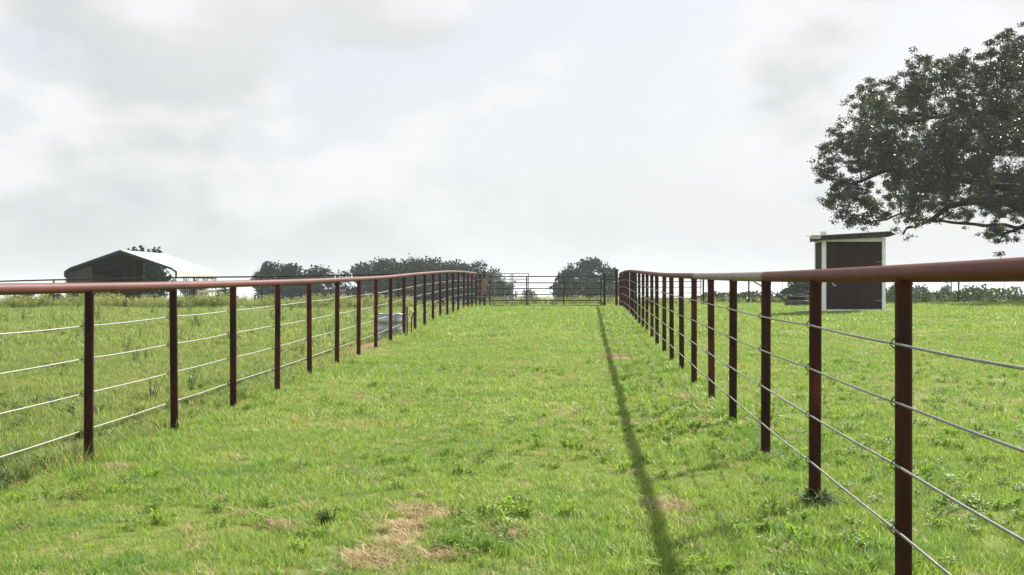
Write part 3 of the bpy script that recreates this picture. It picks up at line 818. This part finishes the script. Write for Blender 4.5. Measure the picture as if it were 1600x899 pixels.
# dense undergrowth under the groves and the hedge on the shed side: masses nobody could count
def brush(name, label, x0, x1, Y, h0, h1, n, mat, leaf=0.22, depth=5.0):
    xs_ = rng.uniform(PX(x0, Y), PX(x1, Y), n); yy = Y + rng.uniform(0, depth, n)
    prof_ = 0.55 + 0.25 * np.sin(xs_ * 0.9) + 0.2 * np.sin(xs_ * 2.3 + 1) + 0.15 * np.sin(xs_ * 5.1)
    h = (h0 + (h1 - h0) * np.clip(prof_, 0, 1)) * rng.uniform(0.05, 1, n) ** 0.6
    c = np.stack([xs_, yy, ground(xs_, yy) + h], 1)
    o = obj(name, leaf_quads(c, leaf, mat, name, 0.7, 0.8)); tag(o, label, kind='stuff'); return o
brush('hedge_brush', 'dark green brush along the field edge past the shed', 1385, 1900, 108, 0.8, 1.7, 7000, 'hedge_leaf', 0.24)
brush('hedge_brush', 'low brush along the field edge behind the tires', 1100, 1290, 96, 0.55, 1.0, 2500, 'hedge_leaf', 0.2)
brush('grove_brush', 'dark undergrowth below the long grove behind the trough', 535, 775, 186, 3.4, 4.6, 9000, 'far_leaf', 0.4, 8)
brush('grove_brush', 'dark undergrowth below the pair of crowns past the carport', 395, 525, 176, 3.0, 4.6, 5000, 'far_leaf', 0.4, 8)
brush('grove_brush', 'dark undergrowth below the trees behind the gate', 868, 968, 178, 3.6, 5.2, 6000, 'far_leaf', 0.38, 8)

# ---- the big oak
OY = 72.0
OK = OY / 50.0      # everything in the oak below is laid out for 50 m and enlarged to its true distance
def oak():
    bxp = 1722
    X0 = PX(bxp, OY); z0 = gz(X0, OY)
    base = Vector((X0, OY, z0))
    t = thing('oak_tree', 'huge spreading dark oak hanging over the shed', 'tree', base)
    lob = [  # px, py, rx, ry (photo pixels), depth offset m
        (1600, 175, 105, 75, 0), (1345, 178, 36, 30, 0), (1372, 145, 36, 26, 1), (1440, 112, 46, 26, -1), (1500, 104, 46, 24, 1), (1320, 215, 34, 26, 1), (1600, 95, 55, 42, 1), (1560, 70, 40, 22, -1), (1520, 150, 70, 60, -2), (1470, 130, 60, 45, 1), (1430, 175, 62, 50, 3), (1395, 150, 48, 40, -1),
        (1372, 205, 55, 45, 2), (1345, 235, 48, 40, -2), (1308, 270, 34, 30, 0), (1301, 254, 22, 18, 1), (1312, 312, 34, 24, -1), (1330, 300, 50, 34, 1), (1395, 270, 60, 42, -3), (1455, 240, 70, 50, -4), (1470, 285, 70, 34, 3),
        (1540, 240, 75, 55, 4), (1590, 270, 70, 50, -4), (1335, 340, 46, 20, 1), (1385, 330, 45, 24, -1), (1530, 320, 60, 16, -2), (1545, 376, 30, 20, -1), (1575, 362, 26, 16, -1), (1510, 342, 30, 12, -2), (1590, 345, 32, 20, -3),
        (1680, 110, 110, 80, 2), (1680, 200, 120, 80, -5), (1680, 200, 120, 90, 6), (1780, 130, 110, 80, 0), (1840, 190, 110, 80, 3), (1900, 250, 110, 70, -1),
        (1960, 290, 90, 60, 2), (1800, 250, 120, 70, -6), (1560, 190, 100, 70, 6), (1500, 220, 90, 60, 7), (1640, 280, 110, 60, 8), (1760, 280, 120, 60, 8), (1580, 200, 80, 60, -6)]
    pxm = OY / F
    A = []
    for (px, py, rx, ry, dy) in lob:
        c = np.array([PX(px, OY) - X0, dy * OK, PZ(py, OY) - z0])
        e = np.array([rx * pxm, min(max(rx * pxm, 1.0 * OK), 2.6 * OK), ry * pxm])
        n = int(32 * (e[0] * e[1] * e[2] / OK ** 3) ** 0.72) + 15
        d = rng.normal(size=(n, 3)); d /= np.linalg.norm(d, axis=1)[:, None]
        A.append(c + d * (rng.uniform(0.2, 1, n)[:, None] ** 0.5) * e)
    A = np.concatenate(A)
    # starting skeleton: trunk and the main limbs, one of them the long low limb that reaches over the shed
    def q(px, py, dy=0.0): return np.array([PX(px, OY) - X0, dy * OK, PZ(py, OY) - z0])
    nodes = [np.array([0, 0, 0.0])]; par = [-1]; minr = {0: .55}
    def chain(start, pts, step=0.35, r0=0.2, r1=0.05):
        cur = start; s0 = len(nodes)
        for p in pts:
            a = nodes[cur].copy(); dist = np.linalg.norm(p - a); k = max(1, int(dist / (step * OK)))
            for i in range(1, k + 1):
                nodes.append(a + (p - a) * i / k + rng.normal(size=3) * 0.03); par.append(cur); cur = len(nodes) - 1
        for j in range(s0, len(nodes)): minr[j] = OK * (r0 + (r1 - r0) * (j - s0) / max(1, len(nodes) - 1 - s0))
        return cur
    fork = chain(0, [np.array([0.05, 0, 1.4]), np.array([-0.1, 0, 3.1])], .35, .55, .45)
    l1 = chain(fork, [q(1660, 378, -.6), q(1610, 345, -1), q(1560, 322, -1.2), q(1500, 318, -1.2), q(1470, 325, -1.1), q(1445, 345, -1.0), q(1425, 354, -1.0), q(1404, 358, -1), q(1396, 368, -1)], .35, .34, .025)
    chain(len(nodes) - 14, [q(1415, 345, -.8), q(1401, 334, -.6), q(1380, 342, -.4), q(1350, 350, 0)], .35, .07, .03)
    l2 = chain(fork, [q(1690, 330, -.4), q(1640, 300, 0), q(1560, 290, .6), q(1480, 270, 1), q(1400, 262, 1), q(1340, 285, .8)])
    l3 = chain(fork, [q(1705, 300, .5), q(1660, 230, .8), q(1590, 190, 0), q(1500, 175, 0), q(1430, 185, 1)])
    l4 = chain(fork, [q(1722, 290, 0), q(1715, 200, 0), q(1640, 120, 0)])
    l5 = chain(fork, [q(1770, 310, 0), q(1820, 230, 1), q(1880, 230, 1)])
    l6 = chain(fork, [q(1720, 330, 3), q(1650, 260, 5.5), q(1560, 220, 6)])
    l7 = chain(fork, [q(1700, 330, -2.5), q(1660, 260, -4.5), q(1590, 240, -5)])
    l8 = chain(fork, [q(1680, 390, -1), q(1620, 360, -2), q(1575, 355, -1.8), q(1550, 368, -1.2)])
    nodes = [np.array(n) for n in nodes]
    N = np.array(nodes)
    STEP, KILL, INF = 0.33 * OK, 0.55 * OK, 4.0 * OK
    alive = np.ones(len(A), bool)
    d2 = ((A[:, None, :] - N[None, :, :]) ** 2).sum(2)
    near = d2.argmin(1); nd2 = d2.min(1)
    for it in range(70):
        alive &= nd2 > KILL ** 2
        act = alive & (nd2 < INF ** 2)
        if not act.any(): break
        dirs = A[act] - N[near[act]]; dirs /= np.linalg.norm(dirs, axis=1)[:, None] + 1e-9
        idx = near[act]
        acc = np.zeros_like(N); np.add.at(acc, idx, dirs)
        gi = np.unique(idx)
        dv = acc[gi]; dv /= np.linalg.norm(dv, axis=1)[:, None] + 1e-9
        dv += rng.normal(size=dv.shape) * 0.22; dv /= np.linalg.norm(dv, axis=1)[:, None]
        newp = N[gi] + dv * STEP
        off = len(N)
        N = np.concatenate([N, newp]); par.extend(gi.tolist())
        dd = ((A[:, None, :] - newp[None, :, :]) ** 2).sum(2)
        k = dd.argmin(1); kd = dd.min(1); better = kd < nd2
        near[better] = off + k[better]; nd2[better] = kd[better]
    n = len(N); par = np.array(par)
    # pipe-model thickness
    r2 = np.zeros(n); kids = [[] for _ in range(n)]
    for i in range(n - 1, 0, -1):
        kids[par[i]].append(i)
    for i in range(n - 1, -1, -1):
        if not kids[i]: r2[i] = (0.011 * OK) ** 2.3
        if par[i] >= 0: r2[par[i]] += r2[i]
    rad = r2 ** (1 / 2.3)
    rad = np.minimum(rad, 0.62 * OK)
    for j, r_ in minr.items(): rad[j] = max(rad[j], r_)
    # branches as chains following the thickest child
    trunk_mb, limb_mb, twig_mb = MB(), MB(), MB()
    stack = [(0, -1)]
    while stack:
        s, p = stack.pop()
        ch = [p] if p >= 0 else []
        cur = s
        while True:
            ch.append(cur)
            if not kids[cur]: break
            ks = sorted(kids[cur], key=lambda j: -rad[j])
            for j in ks[1:]: stack.append((j, cur))
            cur = ks[0]
        if len(ch) < 2: continue
        pts = [tuple(N[j]) for j in ch]
        rs = [rad[j] for j in ch]
        if p >= 0: rs[0] = rs[1]
        rmax = max(rs)
        if s == 0:
            cutn = next((i for i, j in enumerate(ch) if N[j][2] > 3.2), len(ch) - 1)
            pts[0] = (0, 0, -0.4); rs[0] *= 1.35
            trunk_mb.tube(pts[:cutn + 1], rs[:cutn + 1], 14)
            limb_mb.tube(pts[cutn:], rs[cutn:], 10)
        elif rmax > 0.05 * OK: limb_mb.tube(pts, rs, 8)
        else: twig_mb.tube(pts, rs, 4)
    obj('trunk', trunk_mb.mesh('trunk', 'bark'), t)
    obj('limbs', limb_mb.mesh('limbs', 'bark'), t)['kind'] = 'stuff'
    obj('twigs', twig_mb.mesh('twigs', 'bark'), t)['kind'] = 'stuff'
    thin = np.where(rad < 0.030 * OK)[0]
    C = []
    per = OAK_LEAVES // max(1, len(thin))
    for j in thin:
        k = int(per * (0.25 + 1.5 * rng.uniform(0, 1) ** 1.2))
        ns = 4      # leaves sit in a few tight sprays round each twig
        sp = rng.normal(size=(ns, 3)) * OK * np.array([0.205, 0.205, 0.14])
        off = sp[rng.integers(0, ns, k)] + rng.normal(size=(k, 3)) * OK * np.array([0.075, 0.075, 0.05])
        C.append(N[j] + off + np.array([0, 0, 0.05]))
    C = np.concatenate(C)
    obj('crown', leaf_quads(C, 0.074 * OK, 'oak_leaf', 'crown', 0.6, 0.6), t)
    print('oak nodes', n, 'thin', len(thin), 'leaves', len(C))
OAK_LEAVES = 600000
oak()

# ------------------------------------------------------------------ grass and weeds (masses nobody could count)
def blade_clump(name, n, rad, hmin, hmax, wid, mat, lean=0.5, segs=3, flat=False, dead=0.0):
    V, Fc, mi = [], [], []
    for _ in range(n):
        a = random.uniform(0, 2 * math.pi); q = rad * math.sqrt(random.random())
        bx_, by_ = q * math.cos(a), q * math.sin(a)
        h = random.uniform(hmin, hmax); w = wid * random.uniform(.6, 1.3)
        az = random.uniform(0, 2 * math.pi); ln = random.uniform(0.1, 1.0) * lean * h
        tw = az + math.pi / 2 + random.uniform(-.8, .8)
        sx, sy = math.cos(tw) * w / 2, math.sin(tw) * w / 2
        o = len(V)
        for s in range(segs):
            u = s / segs
            if flat: x, y, z = bx_ + math.cos(az) * h * u, by_ + math.sin(az) * h * u, 0.008 + 0.03 * math.sin(u * 2.6) * random.uniform(.3, 1.2)
            else: x, y, z = bx_ + math.cos(az) * ln * u * u, by_ + math.sin(az) * ln * u * u, h * (u - 0.22 * lean * u * u) - 0.01
            k = 1 - 0.55 * u
            V += [(x - sx * k, y - sy * k, z), (x + sx * k, y + sy * k, z)]
            if s: Fc.append((o + 2 * s - 2, o + 2 * s - 1, o + 2 * s + 1, o + 2 * s))
        u = 1.0
        if flat: V.append((bx_ + math.cos(az) * h, by_ + math.sin(az) * h, 0.012))
        else: V.append((bx_ + math.cos(az) * ln, by_ + math.sin(az) * ln, h * (1 - .22 * lean)))
        Fc.append((o + 2 * segs - 2, o + 2 * segs - 1, o + 2 * segs))
        mi += [1 if random.random() < dead else 0] * (len(Fc) - len(mi))
    me = bpy.data.meshes.new(name); me.from_pydata(V, [], Fc); me.materials.append(M[mat]); me.materials.append(M['straw'])
    me.polygons.foreach_set('material_index', mi); return me
def leaf_plant(name, stems, h, leaves, lsize, mat, spread=0.1, droop=0.3, head=None):
    V, Fc, mi = [], [], []
    def leaf(p, d, l, w, m=0):
        d = d.normalized(); s = d.cross(Vector((0, 0, 1)))
        if s.length < .05: s = Vector((1, 0, 0))
        s.normalize(); o = len(V)
        V.extend([tuple(p), tuple(p + d * l * .45 + s * w), tuple(p + d * l + Vector((0, 0, -droop * l * .5))), tuple(p + d * l * .45 - s * w)])
        Fc.append((o, o + 1, o + 2, o + 3)); mi.append(m)
    for _ in range(stems):
        a = random.uniform(0, 6.28); top = Vector((math.cos(a) * spread * random.random(), math.sin(a) * spread * random.random(), h * random.uniform(.6, 1)))
        b = Vector((math.cos(a) * .02, math.sin(a) * .02, 0))
        o = len(V); sw = 0.006
        V.extend([tuple(b + Vector((-sw, 0, 0))), tuple(b + Vector((sw, 0, 0))), tuple(top + Vector((sw * .5, 0, 0))), tuple(top - Vector((sw * .5, 0, 0)))]); Fc.append((o, o + 1, o + 2, o + 3)); mi.append(0)
        for k in range(leaves):
            u = random.uniform(.08, 1.0); p = b.lerp(top, u); az = random.uniform(0, 6.28)
            leaf(p, Vector((math.cos(az), math.sin(az), random.uniform(-.2, .7))), lsize * random.uniform(.6, 1.3), lsize * random.uniform(.14, .26))
        if head:
            for k in range(head):
                az = random.uniform(0, 6.28); leaf(top + Vector((random.uniform(-.05, .05), random.uniform(-.05, .05), random.uniform(-.08, .03))), Vector((math.cos(az), math.sin(az), .6)), .045, .02, 1)
    me = bpy.data.meshes.new(name); me.from_pydata(V, [], Fc); me.materials.append(M[mat]); me.materials.append(M['flower'])
    me.polygons.foreach_set('material_index', mi); return me
M['flower'] = leaf_mat('pale weed heads', (0.42, 0.42, 0.16), (0.50, 0.50, 0.24), (0.6, 0.58, 0.36), 0.35, 1.0, 0.6, 0.2)

def scatter(name, label, pts, meshes, scale, tilt=0.12):
    n = len(pts)
    me = bpy.data.meshes.new(name)
    me.vertices.add(n); me.vertices.foreach_set('co', np.ascontiguousarray(pts, dtype=np.float32).ravel())
    ra = me.attributes.new('rot', 'FLOAT_VECTOR', 'POINT'); rr = np.stack([rng.normal(0, tilt, n), rng.normal(0, tilt, n), rng.uniform(0, 6.283, n)], 1)
    ra.data.foreach_set('vector', rr.astype(np.float32).ravel())
    sa = me.attributes.new('scl', 'FLOAT', 'POINT'); sa.data.foreach_set('value', np.asarray(scale, dtype=np.float32))
    ia = me.attributes.new('idx', 'INT', 'POINT'); ia.data.foreach_set('value', rng.integers(0, len(meshes), n).astype(np.int32))
    o = obj(name, me); tag(o, label, kind='stuff')
    ng = bpy.data.node_groups.new(name, 'GeometryNodeTree')
    ng.interface.new_socket('Geometry', in_out='INPUT', socket_type='NodeSocketGeometry')
    ng.interface.new_socket('Geometry', in_out='OUTPUT', socket_type='NodeSocketGeometry')
    N_ = ng.nodes; L_ = ng.links
    gi, go = N_.new('NodeGroupInput'), N_.new('NodeGroupOutput')
    ip = N_.new('GeometryNodeInstanceOnPoints'); jn = N_.new('GeometryNodeJoinGeometry')
    for k, m_ in enumerate(meshes):
        so = bpy.data.objects.new(name + '_clump', m_)      # source shape, not linked into the scene
        oi = N_.new('GeometryNodeObjectInfo'); oi.inputs['Object'].default_value = so; oi.inputs['As Instance'].default_value = True
        L_.new(oi.outputs['Geometry'], jn.inputs[0])
    def attr(nm, dt):
        a = N_.new('GeometryNodeInputNamedAttribute'); a.data_type = dt; a.inputs['Name'].default_value = nm
        return a.outputs['Attribute']
    er = N_.new('FunctionNodeEulerToRotation')
    L_.new(attr('rot', 'FLOAT_VECTOR'), er.inputs[0])
    L_.new(gi.outputs[0], ip.inputs['Points']); L_.new(jn.outputs[0], ip.inputs['Instance'])
    ip.inputs['Pick Instance'].default_value = True
    L_.new(attr('idx', 'INT'), ip.inputs['Instance Index'])
    L_.new(er.outputs[0], ip.inputs['Rotation']); L_.new(attr('scl', 'FLOAT'), ip.inputs['Scale'])
    L_.new(ip.outputs[0], go.inputs[0])
    mod = o.modifiers.new('scatter', 'NODES'); mod.node_group = ng
    return o

def field_points(y0, y1, dens, side=4.0, slope=0.42):
    """even random points on the ground in a wedge of field in front of the lane mouth"""
    area = (y1 - y0) * 2 * (side + slope * (y0 + y1) / 2)
    n = int(area * dens)
    hw_ = side + slope * y1
    Y = rng.uniform(y0, y1, int(n * 1.6)); X = rng.uniform(-hw_, hw_, int(n * 1.6))
    k = np.abs(X) < side + slope * Y
    return X[k], Y[k]
def vnoise(X, Y, s, seed=0):
    return (np.sin(X * s + seed) * np.cos(Y * s * 0.8 + seed * 2) + np.sin((X + Y) * s * 1.7 + seed * 3) * .6 + np.sin((X * .6 - Y) * s * 2.9 + seed) * .4) / 2
def in_spots(X, Y, spots, grow=1.0):
    d = np.full(X.shape, 9.0)
    for (x, y, rx, ry) in spots:
        wob = 0.25 * np.sin(9 * X + 5 * Y + x * 7) + .2 * np.sin(17 * Y - 11 * X)
        d = np.minimum(d, np.sqrt(((X - x) / (rx * grow)) ** 2 + ((Y - y) / (ry * grow)) ** 2) + wob)
    return d
def build_level(y0, y1, dens, wmul, n_bl, rad):
    lawn = [blade_clump('lawn_clump', n_bl, rad, .025, .075, .0042 * wmul, 'grass', 1.15, 3, False, .07) for _ in range(5)]
    rough_m = [blade_clump('rough_clump', n_bl, rad, .04, .14, .0042 * wmul, 'rough_grass', .9, 3, False, .12) for _ in range(5)]
    X, Y = field_points(y0, y1, dens)
    left = X < fence_l(Y) - 0.1 + 0.08 * np.sin(Y * 3)
    d = in_spots(X, Y, DRY); dd = in_spots(X, Y, DIRT)
    u = rng.uniform(0, 1, X.shape)
    keep = (u < np.clip((d - .5) * 1.5, 0.22, 1)) & (u < np.clip((dd - .5) * 1.4, 0.03, 1))
    X, Y, left, d = X[keep], Y[keep], left[keep], d[keep]
    s = (0.85 + 0.28 * vnoise(X, Y, .8, 1) + 0.22 * vnoise(X, Y, 2.7, 4)) * rng.uniform(.7, 1.3, X.shape) * np.clip(d, .55, 1)
    s = np.clip(s, .35, 1.7)
    s = np.where((X > SX0 - .15) & (X < SX1 + .1) & (Y > SY - .9) & (Y < SY + D + .2), s * .4, s)
    near_post = np.minimum(np.abs(X - fence_l(Y)), np.abs(X - fence_r(Y)))
    s = np.where(near_post < .18, s * 1.25, s)
    pts = np.stack([X, Y, ground(X, Y)], 1)
    tall = 'near' if y0 < 10 else ('middle' if y0 < 25 else 'far')
    scatter('grass', 'short bright green grass of the lane and shed side, %s stretch' % tall, pts[~left], lawn, s[~left] * (1 if wmul < 2 else 1.15))
    scatter('grass', 'rough pasture grass on the trough side, %s stretch' % tall, pts[left], rough_m, s[left] * 1.05 * (1 if wmul < 2 else 1.15))
build_level(3.5, 13.0, 190, 1.0, 36, .07)
build_level(13.0, 30.0, 75, 1.7, 32, .11)
build_level(30.0, 66.0, 22, 3.0, 30, .19)

# dry straw: dense on the worn spots, thin everywhere else
straw = [blade_clump('straw_clump', 26, .06, .05, .15, .0035, 'straw', .9, 3, True) for _ in range(4)]
X, Y = field_points(3.5, 30.0, 6.0)
xs_, ys_ = [X], [Y]
for (x, y, rx, ry) in DRY:
    n = int(430 * rx * ry) + 8
    xs_.append(x + rng.normal(0, rx * .55, n)); ys_.append(y + rng.normal(0, ry * .55, n))
X, Y = np.concatenate(xs_), np.concatenate(ys_)
scatter('straw', 'dry tan straw on worn spots of the lane', np.stack([X, Y, ground(X, Y)], 1), straw, rng.uniform(.6, 1.2, len(X)))

# broad dark weeds: along the trough side fence, scattered in the pasture, a few sprawling in the lane
weed = [leaf_plant('weed_plant', 9, .10, 11, .036, 'broadleaf', .11) for _ in range(4)]
ws = []
for (x, y, n, r) in ((-4.3, 9.8, 320, .5), (-3.85, 11.4, 80, .32), (-4.6, 10.8, 70, .5), (-3.6, 13.6, 40, .4), (-5.4, 12.5, 60, .6), (-3.5, 17.5, 30, .5), (-3.4, 20.4, 30, .4), (-6.2, 17, 50, .8)):
    ws.append(np.stack([rng.normal(x, r, n), rng.normal(y, r, n)], 1))
ws = [np.concatenate(ws)]; ws[0] = ws[0][ws[0][:, 0] < fence_l(ws[0][:, 1]) - .12]
for (x, y, n, r) in ((-1.02, 8.0, 2, .02), (1.83, 8.34, 8, .05)):
    ws.append(np.stack([rng.normal(x, r, n), rng.normal(y, r, n)], 1))
ws.append(np.stack([rng.uniform(-30, -3.6, 420), rng.uniform(10, 60, 420)], 1))
ws = np.concatenate(ws); 
scatter('weeds', 'low dark broadleaf weeds along the trough side fence', np.stack([ws[:, 0], ws[:, 1], ground(ws[:, 0], ws[:, 1])], 1), weed, rng.uniform(.6, 1.25, len(ws)), .2)
clov = [leaf_plant('clover_plant', 8, .075, 8, .032, 'clover', .10) for _ in range(4)]
ws = [np.stack([rng.normal(x, r, n), rng.normal(y, r * 1.5, n)], 1) for (x, y, n, r) in ((-.12, 8.1, 40, .16), (-.2, 7.15, 26, .1), (1.5, 7.2, 30, .25), (2.8, 8.2, 40, .3), (2.3, 10.5, 40, .4), (1.9, 13, 50, .5), (3.2, 11, 60, .6), (.4, 11, 30, .4), (-.5, 10.5, 20, .3))]
Xc, Yc = field_points(4, 24, 6.0); k = (Xc > fence_l(Yc)) & (vnoise(Xc, Yc, 1.1, 7) > .22 - .35 * (Xc > fence_r(Yc) - .8))
ws.append(np.stack([Xc[k], Yc[k]], 1)); ws = np.concatenate(ws)
scatter('weeds', 'pale green clover like weeds growing through the lane grass', np.stack([ws[:, 0], ws[:, 1], ground(ws[:, 0], ws[:, 1])], 1), clov, rng.uniform(.6, 1.3, len(ws)), .2)
# upright thin weeds standing in the pasture
tall = [leaf_plant('tall_weed', 5, .42, 10, .06, 'broadleaf', .16) for _ in range(3)]
n = 340
X = rng.uniform(-26, -3.9, n); Y = rng.uniform(13, 58, n); k = X < fence_l(Y) - .5; X, Y = X[k], Y[k]
scatter('weeds', 'upright thin weeds standing in the rough pasture', np.stack([X, Y, ground(X, Y)], 1), tall, rng.uniform(.35, 1.15, len(X)))
# tall weeds on the crest of the field
crest = [leaf_plant('crest_weed', 9, .62, 10, .13, 'crest_weed', .28, .3, 5) for _ in range(4)]
crest_g = [blade_clump('crest_grass', 34, .22, .2, .55, .011, 'crest_weed', .5) for _ in range(3)]
cx, cy, cs = [], [], []
def crest_band(x0, x1, y0, y1, n, s0, s1):
    Y_ = rng.uniform(y0, y1, n); X_ = rng.uniform(x0, x1, n); k = rng.uniform(0, 1, n) < .55 + .45 * vnoise(X_, Y_, .7, 2)
    cx.append(X_[k]); cy.append(Y_[k]); cs.append(rng.uniform(s0, s1, k.sum()) * (1 + .3 * vnoise(X_[k], Y_[k], .5, 5)))
crest_band(-36, -4.8, 62.5, 74, 2600, .55, 1.15)
crest_band(-14, -4, 60, 66, 350, .3, .7)
crest_band(-5, 9, 62.5, 72, 800, .35, .75)
crest_band(5, 40, 67, 78, 900, .25, .6)
X, Y, S = np.concatenate(cx), np.concatenate(cy), np.concatenate(cs)
scatter('weeds', 'tall yellow green weeds with pale heads along the field crest', np.stack([X, Y, ground(X, Y)], 1), crest + crest_g, S)

# ------------------------------------------------------------------ air
hb = MB().box((0, 2900, 6.0), (13600, 6600, 24.0))
m, t = new_mat('haze')
pvn = nd(t, 'ShaderNodeVolumePrincipled')
pvn.inputs['Color'].default_value = (0.78, 0.88, 1.0, 1)
pvn.inputs['Density'].default_value = 0.00030
pvn.inputs['Anisotropy'].default_value = 0.2
ot = nd(t, 'ShaderNodeOutputMaterial'); t.links.new(pvn.outputs[0], ot.inputs['Volume'])
HAZE = True
if HAZE:
    tag(obj('haze', hb.mesh('haze', m)), 'pale summer haze over the far pasture', kind='stuff')
